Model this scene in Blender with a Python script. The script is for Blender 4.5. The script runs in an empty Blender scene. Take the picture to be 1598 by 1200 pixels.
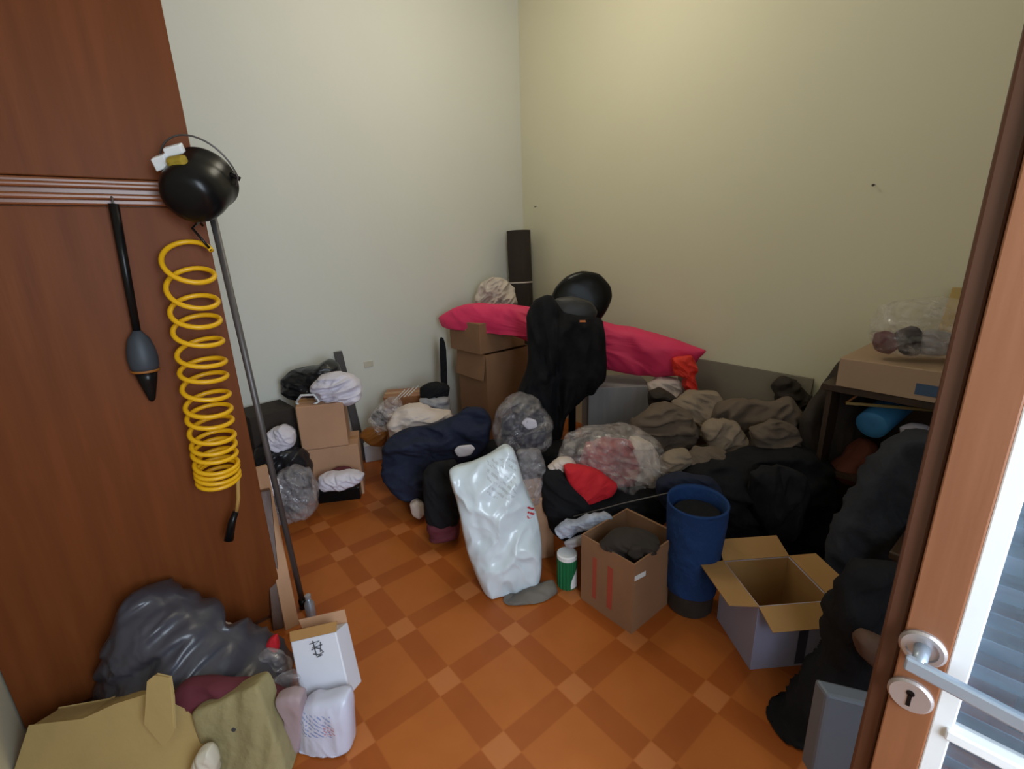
import bpy, math, random
from math import pi, sin, cos, radians as R_
from mathutils import Vector, Matrix, noise
random.seed(7); noise.seed_set(7)
C = bpy.context.scene.collection
SC = bpy.context.scene

# ------------------------------------------------------------------ camera
F_PX, TILT, ROLL, YAW, EYE = 750.986, 0.291848, -0.032976, 0.887603, 1.52
_f = Vector((cos(YAW)*cos(TILT), sin(YAW)*cos(TILT), -sin(TILT)))
_r = Vector((sin(YAW), -cos(YAW), 0)); _u = _r.cross(_f)
CR = _r*cos(ROLL)+_u*sin(ROLL); CU = -_r*sin(ROLL)+_u*cos(ROLL)
HD = Vector((cos(YAW), sin(YAW), 0)); EYEP = Vector((0, 0, EYE))
cd = bpy.data.cameras.new('camera'); cam = bpy.data.objects.new('camera', cd); C.objects.link(cam)
cd.sensor_width = 36; cd.lens = F_PX/1598*36; cd.clip_start = .02
M = Matrix((CR, CU, -_f)).transposed().to_4x4(); M.translation = EYEP; cam.matrix_world = M
SC.camera = cam
SC.view_settings.view_transform = 'Standard'; SC.view_settings.look = 'None'
SC.view_settings.gamma = 1; SC.view_settings.use_curve_mapping = False
SC.view_settings.exposure = -.28

# ------------------------------------------------------------------ world and lights
w = bpy.data.worlds.new('daylight'); SC.world = w; w.use_nodes = True
w.node_tree.nodes['Background'].inputs[0].default_value = (.62, .78, 1, 1)
w.node_tree.nodes['Background'].inputs[1].default_value = 1.6
def area(name, loc, target, sx, sy, power, col):
    l = bpy.data.lights.new(name, 'AREA'); l.shape = 'RECTANGLE'; l.size = sx; l.size_y = sy
    l.energy = power; l.color = col
    o = bpy.data.objects.new(name, l); C.objects.link(o); o.location = loc
    o.rotation_euler = (Vector(target)-Vector(loc)).to_track_quat('-Z', 'Y').to_euler(); return o
area('doorway_daylight', (.22, -1.25, 1.70), (.6, 2.2, 1.15), .95, 1.6, 76, (.78, .89, 1.0))
lb = bpy.data.lights.new('ceiling_bulb_light', 'POINT'); lb.energy = 29; lb.color = (1, .93, .76); lb.shadow_soft_size = .25
lo = bpy.data.objects.new('ceiling_bulb_light', lb); C.objects.link(lo); lo.location = (1.7, 2.0, 3.0)

X0, X1, Y0, Y1, ZC = -.515, 2.87, -.80, 3.30, 3.35      # the room
# ------------------------------------------------------------------ points in the room
def ray(px, py): return _f + CR*((px-799)/F_PX) + CU*((600-py)/F_PX)
def W(px, py, d, lean=0):
    """point on an upright (or leaning) plane standing d metres ahead of the doorway"""
    v = ray(px, py); k = (d+lean*EYE)/(v.dot(HD)-lean*v.z); return EYEP+v*k
def plane_of(d, lean=0):
    """d is a distance, or (px, d, px, d): an upright plane through two places in the room"""
    if isinstance(d, tuple):
        a = W(d[0], 600, d[1]); b = W(d[2], 600, d[3]); e = b-a; n = Vector((-e.y, e.x, 0)).normalized()
        if n.dot(HD) < 0: n = -n
        a.z = 0; n = (n-Vector((0, 0, lean))).normalized(); return a, n
    return HD*d, (HD-Vector((0, 0, lean))).normalized()
def WP(px, py, pl):
    v = ray(px, py); return EYEP+v*((pl[0]-EYEP).dot(pl[1])/v.dot(pl[1]))
def G(px, py, z=0):
    v = ray(px, py); return EYEP+v*((z-EYE)/v.z)
def PX(px, py, ax, val):
    v = ray(px, py); return EYEP+v*((val-EYEP[ax])/v[ax])

# ------------------------------------------------------------------ materials
def mat(name, col, rough=.7, var=.15, scale=8, bump=.15, bscale=None, metal=0, spec=.5, alpha=1, coat=0,
        stretch=(1, 1, 1), col2=None, sheen=0, trans=0, sub=None):
    m = bpy.data.materials.new(name); m.use_nodes = True; nt = m.node_tree; n = nt.nodes; L = nt.links
    b = n['Principled BSDF']
    b.inputs['Roughness'].default_value = rough; b.inputs['Metallic'].default_value = metal
    b.inputs['Specular IOR Level'].default_value = spec; b.inputs['Alpha'].default_value = alpha
    b.inputs['Coat Weight'].default_value = coat; b.inputs['Coat Roughness'].default_value = .2
    if sheen: b.inputs['Sheen Weight'].default_value = sheen
    if trans: b.inputs['Transmission Weight'].default_value = trans
    tc = n.new('ShaderNodeTexCoord'); mp = n.new('ShaderNodeMapping'); mp.inputs['Scale'].default_value = stretch
    L.new(tc.outputs['Object'], mp.inputs[0])
    no = n.new('ShaderNodeTexNoise'); no.inputs['Scale'].default_value = scale; no.inputs['Detail'].default_value = 5
    L.new(mp.outputs[0], no.inputs['Vector'])
    mx = n.new('ShaderNodeMix'); mx.data_type = 'RGBA'
    c2 = col2 or tuple(c*(1-2*var) for c in col)
    mx.inputs[6].default_value = (*c2, 1); mx.inputs[7].default_value = (*(min(1, c*(1+var)) for c in col), 1)
    L.new(no.outputs[0], mx.inputs[0]); L.new(mx.outputs[2], b.inputs['Base Color'])
    if bump:
        nb = n.new('ShaderNodeTexNoise'); nb.inputs['Scale'].default_value = bscale or scale*4; nb.inputs['Detail'].default_value = 3
        L.new(mp.outputs[0], nb.inputs['Vector'])
        bp = n.new('ShaderNodeBump'); bp.inputs['Strength'].default_value = bump; bp.inputs['Distance'].default_value = .02
        L.new(nb.outputs[0], bp.inputs['Height']); L.new(bp.outputs[0], b.inputs['Normal'])
    return m

def wood(name, c1, c2, rough=.35, axis='z', coat=.3):
    st = {'z': (9, 9, .7), 'x': (.7, 9, 9), 'y': (9, .7, 9)}[axis]
    return mat(name, c1, rough, scale=3, bump=.03, bscale=6, coat=coat, stretch=st, col2=c2, spec=.5 if coat else .14)

M_WALL = mat('wall_paint', (.71, .68, .52), .8, .03, 1.2, .04, 30)
M_WALL_L = mat('wall_paint_left', (.69, .69, .63), .8, .03, 1.2, .04, 30)
M_CEIL = mat('ceiling_paint', (.75, .72, .6), .85, .03, 2, 0)
M_WARD = wood('wardrobe_wood', (.175, .050, .013), (.10, .026, .006), .5, 'z', 0)
M_WARDX = wood('wardrobe_moulding_wood', (.23, .068, .02), (.14, .038, .010), .35, 'x', .15)
M_WARDD = wood('wardrobe_edge_wood', (.10, .035, .014), (.06, .02, .008), .4, 'z')
M_DOOR = wood('door_wood', (.27, .105, .045), (.17, .058, .024), .5, 'z', .15)
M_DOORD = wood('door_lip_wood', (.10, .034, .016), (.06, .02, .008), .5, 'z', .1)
M_DARKW = wood('dark_desk_wood', (.045, .022, .011), (.022, .011, .006), .5, 'x', .1)
M_CARD = mat('cardboard', (.52, .29, .17), .85, .1, 5, .05, 40)
M_CARDD = mat('aged_cardboard', (.30, .155, .08), .85, .12, 5, .05, 40)
M_CARDL = mat('tan_cardboard', (.40, .215, .075), .85, .08, 5, .05, 40)
M_CARDY = mat('yellowed_cardboard', (.44, .31, .12), .85, .12, 5, .06, 40)
M_TAPE = mat('parcel_tape', (.50, .27, .12), .25, .05, 8, 0)
M_WHITEC = mat('white_card', (.66, .67, .76), .6, .05, 4, .03, 20)
M_WHITEL = mat('lilac_white_card', (.34, .35, .52), .6, .05, 4, .03, 20)
M_BLACKP = mat('black_plastic', (.005, .005, .006), .28, .1, 6, 0, spec=.25)
M_BLACKF = mat('black_fabric', (.012, .012, .015), .9, .2, 10, .25, 25, spec=.2)
M_BLACKB = mat('black_bag_plastic', (.014, .014, .018), .35, .2, 6, .3, 14)
M_NAVY = mat('navy_fabric', (.022, .027, .055), .9, .15, 9, .3, 30, spec=.2)
M_WHITEF = mat('white_fabric', (.72, .68, .78), .85, .06, 6, .2, 18)
M_CREAMF = mat('cream_fabric', (.68, .58, .54), .85, .06, 6, .2, 18)
M_TAUPE = mat('taupe_fabric', (.15, .11, .085), .9, .25, 6, .3, 18)
M_TAUPE2 = mat('light_taupe_fabric', (.30, .23, .175), .9, .2, 6, .3, 18)
M_BROWNF = mat('dark_brown_fabric', (.035, .025, .02), .9, .2, 6, .3, 18)
M_GREYF = mat('charcoal_fabric', (.040, .042, .052), .95, .2, 10, .3, 30, spec=.1)
M_PINK = mat('pink_fabric', (.80, .035, .14), .6, .06, 4, .12, 12)
M_REDO = mat('orange_red_fabric', (.85, .035, .02), .6, .06, 6, .15, 16)
M_RED = mat('red_fabric', (.62, .012, .025), .8, .08, 6, .15, 16)
M_WINE = mat('wine_fabric', (.12, .018, .03), .85, .1, 6, .2, 16)
M_DENIM = mat('blue_fabric', (.015, .048, .165), .85, .15, 10, .3, 30, spec=.2)
M_BLUE = mat('sky_blue_foam', (.05, .25, .55), .6, .05, 6, .05, 30)
M_CLEAR = mat('clear_plastic', (.62, .58, .58), .16, .05, 6, .5, 12, alpha=.34, spec=.8)
M_CLEARG = mat('smoky_plastic', (.33, .32, .34), .18, .05, 6, .5, 12, alpha=.40, spec=.8)
M_SMOKE = mat('dark_translucent_plastic', (.060, .060, .080), .34, .1, 6, .35, 10, alpha=.9, spec=.6)
M_CHROME = mat('brushed_metal', (.42, .50, .60), .35, .05, 20, 0, metal=.55)
M_ROSE = mat('satin_metal', (.55, .50, .50), .42, .05, 20, 0, metal=.7)
M_STEEL = mat('grey_steel', (.12, .11, .11), .45, .1, 20, 0, metal=.5)
M_GREYP = mat('grey_plastic', (.34, .33, .36), .5, .12, 4, .04, 10, stretch=(6, 6, .6))
M_BOARD = mat('grey_board', (.20, .175, .14), .8, .08, 4, .02)
M_YELLOW = mat('yellow_hose', (.78, .42, .006), .38, .05, 6, 0)
M_SLATE = mat('slate_blue_rubber', (.035, .045, .06), .55, .12, 8, .05)
M_GREEN = mat('green_enamel', (.008, .16, .06), .4, .05, 6, 0)
M_IVORY = mat('ivory_plastic', (.60, .56, .46), .5, .04, 6, 0)
M_WHITEP = mat('white_plastic', (.82, .84, .86), .35, .04, 6, 0)
M_STAIN = mat('dark_ink', (.04, .04, .045), .8, .1, 8, 0)
M_REDINK = mat('red_ink', (.42, .07, .04), .8, .1, 8, 0)
M_BLUEINK = mat('blue_ink', (.05, .09, .17), .8, .1, 8, 0)
M_SHEET = mat('pale_streak_paper', (.80, .80, .84), .6, .04, 8, 0)
M_OCHRE = mat('ochre_sponge', (.36, .25, .02), .8, .25, 14, .2)
M_ORANGEW = mat('orange_wood', (.30, .11, .02), .4, .2, 6, .05)
M_SHOE = mat('worn_shoe_leather', (.16, .14, .12), .7, .2, 8, .1)

def film(name, col, lo, hi, rough=.12, bump=.6):
    m = mat(name, col, rough, .1, 7, bump, 16, spec=1.0); nt = m.node_tree; n = nt.nodes; b = n['Principled BSDF']
    tc = n.new('ShaderNodeTexCoord'); no = n.new('ShaderNodeTexNoise'); no.inputs['Scale'].default_value = 8; no.inputs['Detail'].default_value = 4; no.inputs['Distortion'].default_value = 2.5
    nt.links.new(tc.outputs['Object'], no.inputs['Vector'])
    r = n.new('ShaderNodeMapRange'); r.inputs[1].default_value = .35; r.inputs[2].default_value = .68; r.inputs[3].default_value = lo; r.inputs[4].default_value = hi
    nt.links.new(no.outputs[0], r.inputs[0]); nt.links.new(r.outputs[0], b.inputs['Alpha']); return m
M_CLEAR = film('clear_plastic', (.74, .68, .68), .08, .46, .10, .45)
M_CLEARG = film('smoky_plastic', (.50, .47, .50), .14, .52, .10, .45)
def floor_mat():
    m = bpy.data.materials.new('floor_tiles'); m.use_nodes = True; nt = m.node_tree; n = nt.nodes; L = nt.links
    b = n['Principled BSDF']
    g = n.new('ShaderNodeNewGeometry'); sx = n.new('ShaderNodeSeparateXYZ'); L.new(g.outputs['Position'], sx.inputs[0])
    def mth(op, a, c=None, d=None):
        x = n.new('ShaderNodeMath'); x.operation = op
        for i, q in enumerate((a, c, d)):
            if q is None: continue
            if isinstance(q, (int, float)): x.inputs[i].default_value = q
            else: L.new(q, x.inputs[i])
        return x.outputs[0]
    P = .33
    def dist(o, off):                       # distance to the nearest lattice line, in pitches
        v = mth('ADD', mth('DIVIDE', mth('SUBTRACT', o, off), P), 50.5)
        return mth('ABSOLUTE', mth('SUBTRACT', mth('FRACT', v), .5))
    du = dist(sx.outputs[0], .973); dv = dist(sx.outputs[1], 1.233)
    def soft(a, e, s=.012):
        x = n.new('ShaderNodeMapRange'); x.interpolation_type = 'SMOOTHSTEP'
        x.inputs[1].default_value = e-s; x.inputs[2].default_value = e+s; x.inputs[3].default_value = 1; x.inputs[4].default_value = 0
        L.new(a, x.inputs[0]); return x.outputs[0]
    bu = soft(du, .135); bv = soft(dv, .135); cross = mth('MULTIPLY', bu, bv)
    band = mth('SUBTRACT', mth('MAXIMUM', bu, bv), cross)
    lu = soft(mth('ABSOLUTE', mth('SUBTRACT', du, .135)), .0, .012); lv = soft(mth('ABSOLUTE', mth('SUBTRACT', dv, .135)), .0, .012)
    no = n.new('ShaderNodeTexNoise'); no.inputs['Scale'].default_value = 6; no.inputs['Detail'].default_value = 6; L.new(g.outputs['Position'], no.inputs['Vector'])
    def mix(f, a, c):
        x = n.new('ShaderNodeMix'); x.data_type = 'RGBA'
        if isinstance(f, float): x.inputs[0].default_value = f
        else: L.new(f, x.inputs[0])
        for i, q in ((6, a), (7, c)):
            if isinstance(q, tuple): x.inputs[i].default_value = (*q, 1)
            else: L.new(q, x.inputs[i])
        return x.outputs[2]
    base = mix(no.outputs[0], (.37, .098, .017), (.48, .142, .030))
    c = mix(band, base, mix(no.outputs[0], (.30, .070, .012), (.39, .100, .019)))
    c = mix(cross, c, (.48, .155, .045))
    L.new(c, b.inputs['Base Color']); b.inputs['Roughness'].default_value = .38; b.inputs['Specular IOR Level'].default_value = .22
    return m
M_FLOOR = floor_mat()

def uvmask_mat(name, col, rough, marks, bump=.35, bscale=9):
    """plastic with printed marks: each (u0,u1,v0,v1,colour,line frequency) is a patch of ink lines"""
    m = mat(name, col, rough, .03, 5, bump, bscale, spec=.6); nt = m.node_tree; n = nt.nodes; L = nt.links
    b = n['Principled BSDF']; src = b.inputs['Base Color'].links[0].from_socket
    uv = n.new('ShaderNodeUVMap'); s = n.new('ShaderNodeSeparateXYZ'); L.new(uv.outputs[0], s.inputs[0])
    def mth(op, a, c):
        x = n.new('ShaderNodeMath'); x.operation = op
        for i, q in enumerate((a, c)):
            if isinstance(q, (int, float)): x.inputs[i].default_value = q
            else: L.new(q, x.inputs[i])
        return x.outputs[0]
    for (u0, u1, v0, v1, ink, fr) in marks:
        f = mth('MULTIPLY', mth('GREATER_THAN', s.outputs[0], u0), mth('LESS_THAN', s.outputs[0], u1))
        f = mth('MULTIPLY', f, mth('GREATER_THAN', s.outputs[1], v0)); f = mth('MULTIPLY', f, mth('LESS_THAN', s.outputs[1], v1))
        t = mth('ADD', mth('MULTIPLY', s.outputs[1], 1.0), mth('MULTIPLY', s.outputs[0], .45))
        f = mth('MULTIPLY', f, mth('GREATER_THAN', mth('SINE', mth('MULTIPLY', t, fr), 0), .1))
        no = n.new('ShaderNodeTexNoise'); no.inputs['Scale'].default_value = 34; L.new(uv.outputs[0], no.inputs['Vector'])
        f = mth('MULTIPLY', f, mth('GREATER_THAN', no.outputs[0], .46))
        x = n.new('ShaderNodeMix'); x.data_type = 'RGBA'; L.new(f, x.inputs[0]); L.new(src, x.inputs[6]); x.inputs[7].default_value = (*ink, 1)
        src = x.outputs[2]
    L.new(src, b.inputs['Base Color']); return m

# ------------------------------------------------------------------ object helpers
def thing(name, label, cat, loc, group=None):
    o = bpy.data.objects.new(name, None); C.objects.link(o); o.location = loc; o.empty_display_size = .05
    o['label'] = label; o['category'] = cat
    if group: o['group'] = group
    return o
def link(name, vs, fs, m, parent=None, smooth=False, label=None, cat=None, kind=None, group=None, bevel=0, uvs=None, keep=False):
    vs = [Vector(v) for v in vs]
    if parent is not None: org = world_loc(parent)
    elif keep: org = Vector((0, 0, 0))
    else:
        lo = min(v.z for v in vs); n = len(vs)
        org = Vector((sum(v.x for v in vs)/n, sum(v.y for v in vs)/n, lo))
    me = bpy.data.meshes.new(name); me.from_pydata([v-org for v in vs], [], fs); me.update()
    if uvs:
        ul = me.uv_layers.new(name='UVMap')
        for lp in me.loops: ul.data[lp.index].uv = uvs[lp.vertex_index]
    me.materials.append(m)
    if smooth:
        for p in me.polygons: p.use_smooth = True
    o = bpy.data.objects.new(name, me); C.objects.link(o)
    if parent is not None: o.parent = parent
    else: o.location = org
    if label: o['label'] = label
    if cat: o['category'] = cat
    if kind: o['kind'] = kind
    if group: o['group'] = group
    if bevel:
        b = o.modifiers.new('bevel', 'BEVEL'); b.width = bevel; b.segments = 2; b.limit_method = 'ANGLE'
    return o
def world_loc(o):
    v = Vector(o.location)
    p = o.parent
    while p is not None: v += Vector(p.location); p = p.parent
    return v
class MB:
    def __init__(s): s.v = []; s.f = []
    def add(s, vs, fs):
        k = len(s.v); s.v += [Vector(v) for v in vs]; s.f += [tuple(i+k for i in f) for f in fs]; return s
    def box(s, o, a, b, c):                       # corner o, edge vectors a b c
        o, a, b, c = map(Vector, (o, a, b, c))
        vs = [o, o+a, o+a+b, o+b, o+c, o+a+c, o+a+b+c, o+b+c]
        fs = [(0, 3, 2, 1), (4, 5, 6, 7), (0, 1, 5, 4), (1, 2, 6, 5), (2, 3, 7, 6), (3, 0, 4, 7)]
        if a.cross(b).dot(c) < 0: fs = [tuple(reversed(f)) for f in fs]
        return s.add(vs, fs)
    def bb(s, x0, y0, z0, x1, y1, z1): return s.box((x0, y0, z0), (x1-x0, 0, 0), (0, y1-y0, 0), (0, 0, z1-z0))
    def tube(s, pts, rad, n=12, cap=True):
        pts = [Vector(p) for p in pts]; rs = rad if isinstance(rad, (list, tuple)) else [rad]*len(pts)
        t = (pts[1]-pts[0]).normalized(); a = t.orthogonal().normalized(); k = len(s.v); vs = []; fs = []
        for i, p in enumerate(pts):
            t = (pts[min(i+1, len(pts)-1)]-pts[max(i-1, 0)]).normalized()
            a = (a-t*a.dot(t)).normalized(); b = t.cross(a)
            for j in range(n): th = 2*pi*j/n; vs.append(p+(a*cos(th)+b*sin(th))*rs[i])
        for i in range(len(pts)-1):
            for j in range(n): fs.append((i*n+j, i*n+(j+1) % n, (i+1)*n+(j+1) % n, (i+1)*n+j))
        if cap: fs.append(tuple(reversed(range(n)))); fs.append(tuple((len(pts)-1)*n+j for j in range(n)))
        return s.add(vs, fs)
    def lathe(s, prof, org, axis=(0, 0, 1), n=40, sq=1, ref=None):    # prof: (radius, height)
        ax = Vector(axis).normalized(); a = Vector(ref).normalized() if ref else ax.orthogonal().normalized(); b = ax.cross(a); org = Vector(org)
        vs = []; fs = []
        for (r, h) in prof:
            for j in range(n): th = 2*pi*j/n; vs.append(org+ax*h+(a*cos(th)+b*sin(th)*sq)*max(r, 1e-4))
        for i in range(len(prof)-1):
            for j in range(n): fs.append((i*n+j, i*n+(j+1) % n, (i+1)*n+(j+1) % n, (i+1)*n+j))
        return s.add(vs, fs)
    def build(s, name, m, parent=None, **k): return link(name, s.v, s.f, m, parent, **k)

def catmull(pts, n):
    P = [Vector(p) for p in pts]; k = len(P); L = [(P[(i+1) % k]-P[i]).length for i in range(k)]; T = sum(L); out = []
    for q in range(n):
        d = T*q/n; i = 0
        while i < k-1 and d > L[i]: d -= L[i]; i += 1
        t = d/max(L[i], 1e-9); p0, p1, p2, p3 = P[i-1], P[i], P[(i+1) % k], P[(i+2) % k]
        out.append(.5*((2*p1)+(p2-p0)*t+(2*p0-5*p1+4*p2-p3)*t*t+(3*p1-p0-3*p2+p3)*t**3)*.55 + p1.lerp(p2, t)*.45)
    return out
def ridge(p, seed):
    q = Vector((p.x+seed*3.1, p.y-seed*1.7, p.z+seed*.9))
    wv = noise.noise_vector(q*1.3)*.45
    return 1-abs(noise.noise(q+wv))*2
def soft(name, outline, d, T, m, lean=0., fold=.35, fs=9., seed=1, parent=None, back=None, dirv=None, rough_edge=.0, N=110, K=26, ctr=None, power=2.8, wall=True, **kw):
    """a stuffed or crumpled soft body: outline on a plane at its own distance, inflated to real thickness, with folds"""
    pl = plane_of(d, lean); pts = [WP(x, y, pl) for x, y in outline]
    n = pl[1]; nf = -n        # towards the doorway
    ring = catmull(pts, N)
    c = WP(ctr[0], ctr[1], pl) if ctr else sum(ring, Vector())/N
    xs = [p[0] for p in outline]; ys = [p[1] for p in outline]; x0, x1, y0, y1 = min(xs), max(xs), min(ys), max(ys)
    e1 = Vector((-n.y, n.x, 0)).normalized()*-1; e2 = nf.cross(e1)
    if e2.z < 0: e2 = -e2
    us = [(p-c).dot(e1) for p in ring]; vv = [(p-c).dot(e2) for p in ring]
    umin, umax, vmin, vmax = min(us), max(us), min(vv), max(vv)
    rs_ = random.Random(seed*13+1); ra = rs_.uniform(-.9, .9)+(pi/2 if dirv is None and (umax-umin) < (vmax-vmin)*.8 else 0) if dirv is None else 0
    stretch = dirv or (.5, 1.45); ca, sa = cos(ra), sin(ra)
    vs = []; uv = []; B = T if back is None else back
    def pt(p, k, side):
        prof = (1-k**power)**(1/power) if k < 1 else 0
        u, v = (p-c).dot(e1), (p-c).dot(e2)
        u_, v_ = u*ca+v*sa, v*ca-u*sa
        q = Vector((u_*stretch[0]*fs, v_*stretch[1]*fs, side*1.7))
        rr = ridge(q, seed)*.66+ridge(q*1.9+Vector((u, v, 0))*2, seed+5)*.26+ridge(q*3.7, seed+9)*.08
        r2 = noise.noise(q*.5+Vector((seed*2., 0, 0)))
        a = (T if side > 0 else B)
        off = a*(prof*(1+.35*r2)+(rr-.55)*fold*min(1, prof*1.6+.12))
        jit = noise.noise_vector(q*1.6+Vector((9, seed, 3)))*T*.22*k*(1 if rough_edge == 0 else 1+rough_edge)
        o = p+nf*(off if side > 0 else -off)+jit*(.4+rough_edge)
        if wall: o.x = min(o.x, X1-.006); o.y = min(o.y, Y1-.006)
        if o.z < .004: o.z = .004+.002*k
        vs.append(o); uv.append(((u-umin)/(umax-umin), (v-vmin)/(vmax-vmin)))
    ks = [sin((i+1)/K*pi/2) for i in range(K)]
    fs_ = []
    pt(c, 0, 1)
    for k in ks:
        for p in ring: pt(c.lerp(p, k), k, 1)
    nb0 = len(vs)
    pt(c, 0, -1)
    for k in ks[:-1]:
        for p in ring: pt(c.lerp(p, k), k, -1)
    F = lambda i, j: 1+i*N+j % N
    Bk = lambda i, j: (nb0+1+i*N+j % N) if i < K-1 else F(K-1, j)
    for j in range(N): fs_.append((0, F(0, j+1), F(0, j))); fs_.append((nb0, Bk(0, j), Bk(0, j+1)))
    for i in range(K-1):
        for j in range(N):
            fs_.append((F(i, j), F(i, j+1), F(i+1, j+1), F(i+1, j))); fs_.append((Bk(i, j), Bk(i+1, j), Bk(i+1, j+1), Bk(i, j+1)))
    # consistent outward faces
    a, b_, c_ = (vs[i] for i in fs_[0][:3])
    if (b_-a).cross(c_-a).dot(nf) < 0: fs_ = [tuple(reversed(f)) for f in fs_]
    return link(name, vs, fs_, m, parent, smooth=True, uvs=uv, **kw)

def slab(name, outline, d, th, m, lean=0., seed=1, parent=None, wob=.004, bevel=.004, **k):
    """flat sided cut piece: outline extruded to its own thickness"""
    pl = plane_of(d, lean); P = [WP(x, y, pl) for x, y in outline]; n = len(P); nn = pl[1]
    vs = [p+noise.noise_vector(p*9+Vector((seed, 0, 0)))*wob for p in P]; vs += [p+nn*th+noise.noise_vector(p*7+Vector((0, seed, 0)))*wob for p in P]
    fs = [tuple(range(n)), tuple(reversed(range(n, 2*n)))]+[(i, (i+1) % n, n+(i+1) % n, n+i) for i in range(n)]
    me_n = (vs[1]-vs[0]).cross(vs[2]-vs[1])
    if me_n.dot(nn) > 0: fs = [tuple(reversed(f)) for f in fs]
    for v in vs: v.z = max(v.z, .003)
    return link(name, vs, fs, m, parent, bevel=bevel, **k)

def carton(name, label, cat, org, ang, w, dp, h, m, z0=0, open_=None, min_=None, th=.005, group=None, tape=False, seams=True):
    """box with its near corner at org, long side along ang, depth at ang+90; open_ = {side: (flap length, angle)}"""
    a = Vector((cos(ang), sin(ang), 0)); b = Vector((-sin(ang), cos(ang), 0)); o = Vector((org[0], org[1], z0)); up = Vector((0, 0, 1))
    t = thing(name, label, cat, o+a*w/2+b*dp/2, group)
    mb = MB()
    if open_ is None:
        mb.box(o, a*w, b*dp, up*h); mb.build('body', m, t, bevel=.004)
        s = MB().box(o+b*(dp/2-.024)+up*(h-.0002)-a*.0006, a*(w+.0012), b*.048, up*.0012)
        s.box(o+b*(dp/2-.024)-a*.0012+up*(h*.72), a*.0014, b*.048, up*(h*.28)); s.box(o+b*(dp/2-.024)+a*(w-.0002)+up*(h*.72), a*.0014, b*.048, up*(h*.28))
        if tape: s.build('tape', M_TAPE, t)
        return t
    mb.box(o, a*w, b*dp, up*th); mb.box(o+up*th, a*w, b*th, up*(h-th)); mb.box(o+up*th+b*(dp-th), a*w, b*th, up*(h-th))
    mb.box(o+up*th+b*th, a*th, b*(dp-2*th), up*(h-th)); mb.box(o+up*th+b*th+a*(w-th), a*th, b*(dp-2*th), up*(h-th))
    mb.build('body', m, t)
    q = MB()
    ti = .0012; q.box(o+up*th+(a+b)*th, a*(w-2*th), b*ti, up*(h-th)); q.box(o+up*th+a*th+b*(dp-th-ti), a*(w-2*th), b*ti, up*(h-th))
    q.box(o+up*th+(a+b)*th, a*ti, b*(dp-2*th), up*(h-th)); q.box(o+up*th+b*th+a*(w-th-ti), a*ti, b*(dp-2*th), up*(h-th))
    q.box(o+up*th+(a+b)*th, a*(w-2*th), b*(dp-2*th), up*ti)
    if min_: q.build('lining', min_, t)
    for side, (fl, an, sk) in open_.items():
        e = R_(an)
        if side == 'front': p, e1, out = o, a*w, -b
        if side == 'back': p, e1, out = o+b*dp, a*w, b
        if side == 'left': p, e1, out = o, b*dp, -a
        if side == 'right': p, e1, out = o+a*w, b*dp, a
        p = p+up*h; dv = out*cos(e)+up*sin(e); nn = out*-sin(e)+up*cos(e)
        s1 = e1.normalized()*sk*fl
        vs = [p, p+e1, p+e1+dv*fl-s1, p+dv*fl+s1]; vs += [v+nn*.004 for v in vs]
        fs = [(3, 2, 1, 0), (4, 5, 6, 7), (0, 1, 5, 4), (1, 2, 6, 5), (2, 3, 7, 6), (3, 0, 4, 7)]
        link('flap', vs, fs, min_ or m, t)
    return t

# ================================================================== SETTING
def S(name, mb, m, label=None, parent=None):
    o = mb.build(name, m, parent, keep=parent is None); o['kind'] = 'structure'; return o
S('floor', MB().bb(X0-.15, -4, -.1, X1+.15, Y1+.15, 0), M_FLOOR)
S('ceiling', MB().bb(X0-.15, Y0-.15, ZC, X1+.15, Y1+.15, ZC+.1), M_CEIL)
S('wall_back', MB().bb(X0-.15, Y1, 0, X1+.15, Y1+.15, ZC), M_WALL_L)
S('wall_right', MB().bb(X1, Y0-.15, 0, X1+.15, Y1, ZC), M_WALL)
S('wall_left', MB().bb(X0-.15, Y0-.15, 0, X0, Y1, ZC), M_WALL)
S('wall_front', MB().bb(X0, Y0-.15, 0, X0+.36, Y0, ZC).bb(.88, Y0-.15, 0, X1, Y0, ZC).bb(X0+.36, Y0-.15, 2.45, .88, Y0, ZC), M_WALL)

# door leaf, opened into the room on the right
DU = Vector((cos(R_(95)), sin(R_(95)), 0)); DN = Vector((-DU.y, DU.x, 0))     # DN points into view (to the left)
DP = EYEP+ray(1440, 1010)*.66
def D(u, n, z): return DP+DU*u+DN*n+Vector((0, 0, z-DP.z))
dt = thing('door_1', 'varnished wooden door leaf with glass panes standing open at the right', 'door', D(-.4, 0, 0)); dt['kind'] = 'structure'
def dbox(mb, u0, u1, n0, n1, z0, z1): return mb.box(D(u0, n0, z0), DU*(u1-u0), DN*(n1-n0), (0, 0, z1-z0))
m_ = MB(); dbox(m_, -.028, .022, -.036, 0, .01, 2.15); dbox(m_, -.86, -.80, -.036, 0, .01, 2.15)
dbox(m_, -.80, -.028, -.036, 0, 2.03, 2.15); dbox(m_, -.80, -.028, -.036, 0, .01, .22)
m_.build('stile', M_DOOR, dt, bevel=.002)
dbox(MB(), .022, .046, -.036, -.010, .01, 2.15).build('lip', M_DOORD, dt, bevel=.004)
m_ = MB(); dbox(m_, -.050, -.028, -.02, -.002, .22, 2.03); dbox(m_, -.80, -.785, -.02, -.002, .22, 2.03)
m_.build('glazing_bead', M_WHITEP, dt, bevel=.002)
dbox(MB(), -.785, -.043, -.022, .004, .842, .860).build('glazing_bar', M_WHITEP, dt, bevel=.003)
M_GLASS = mat('door_glass', (.30, .42, .55), .08, .3, 5, .35, 6, spec=1.0, alpha=.2, stretch=(1, 1, 7))
m_ = MB()
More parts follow.
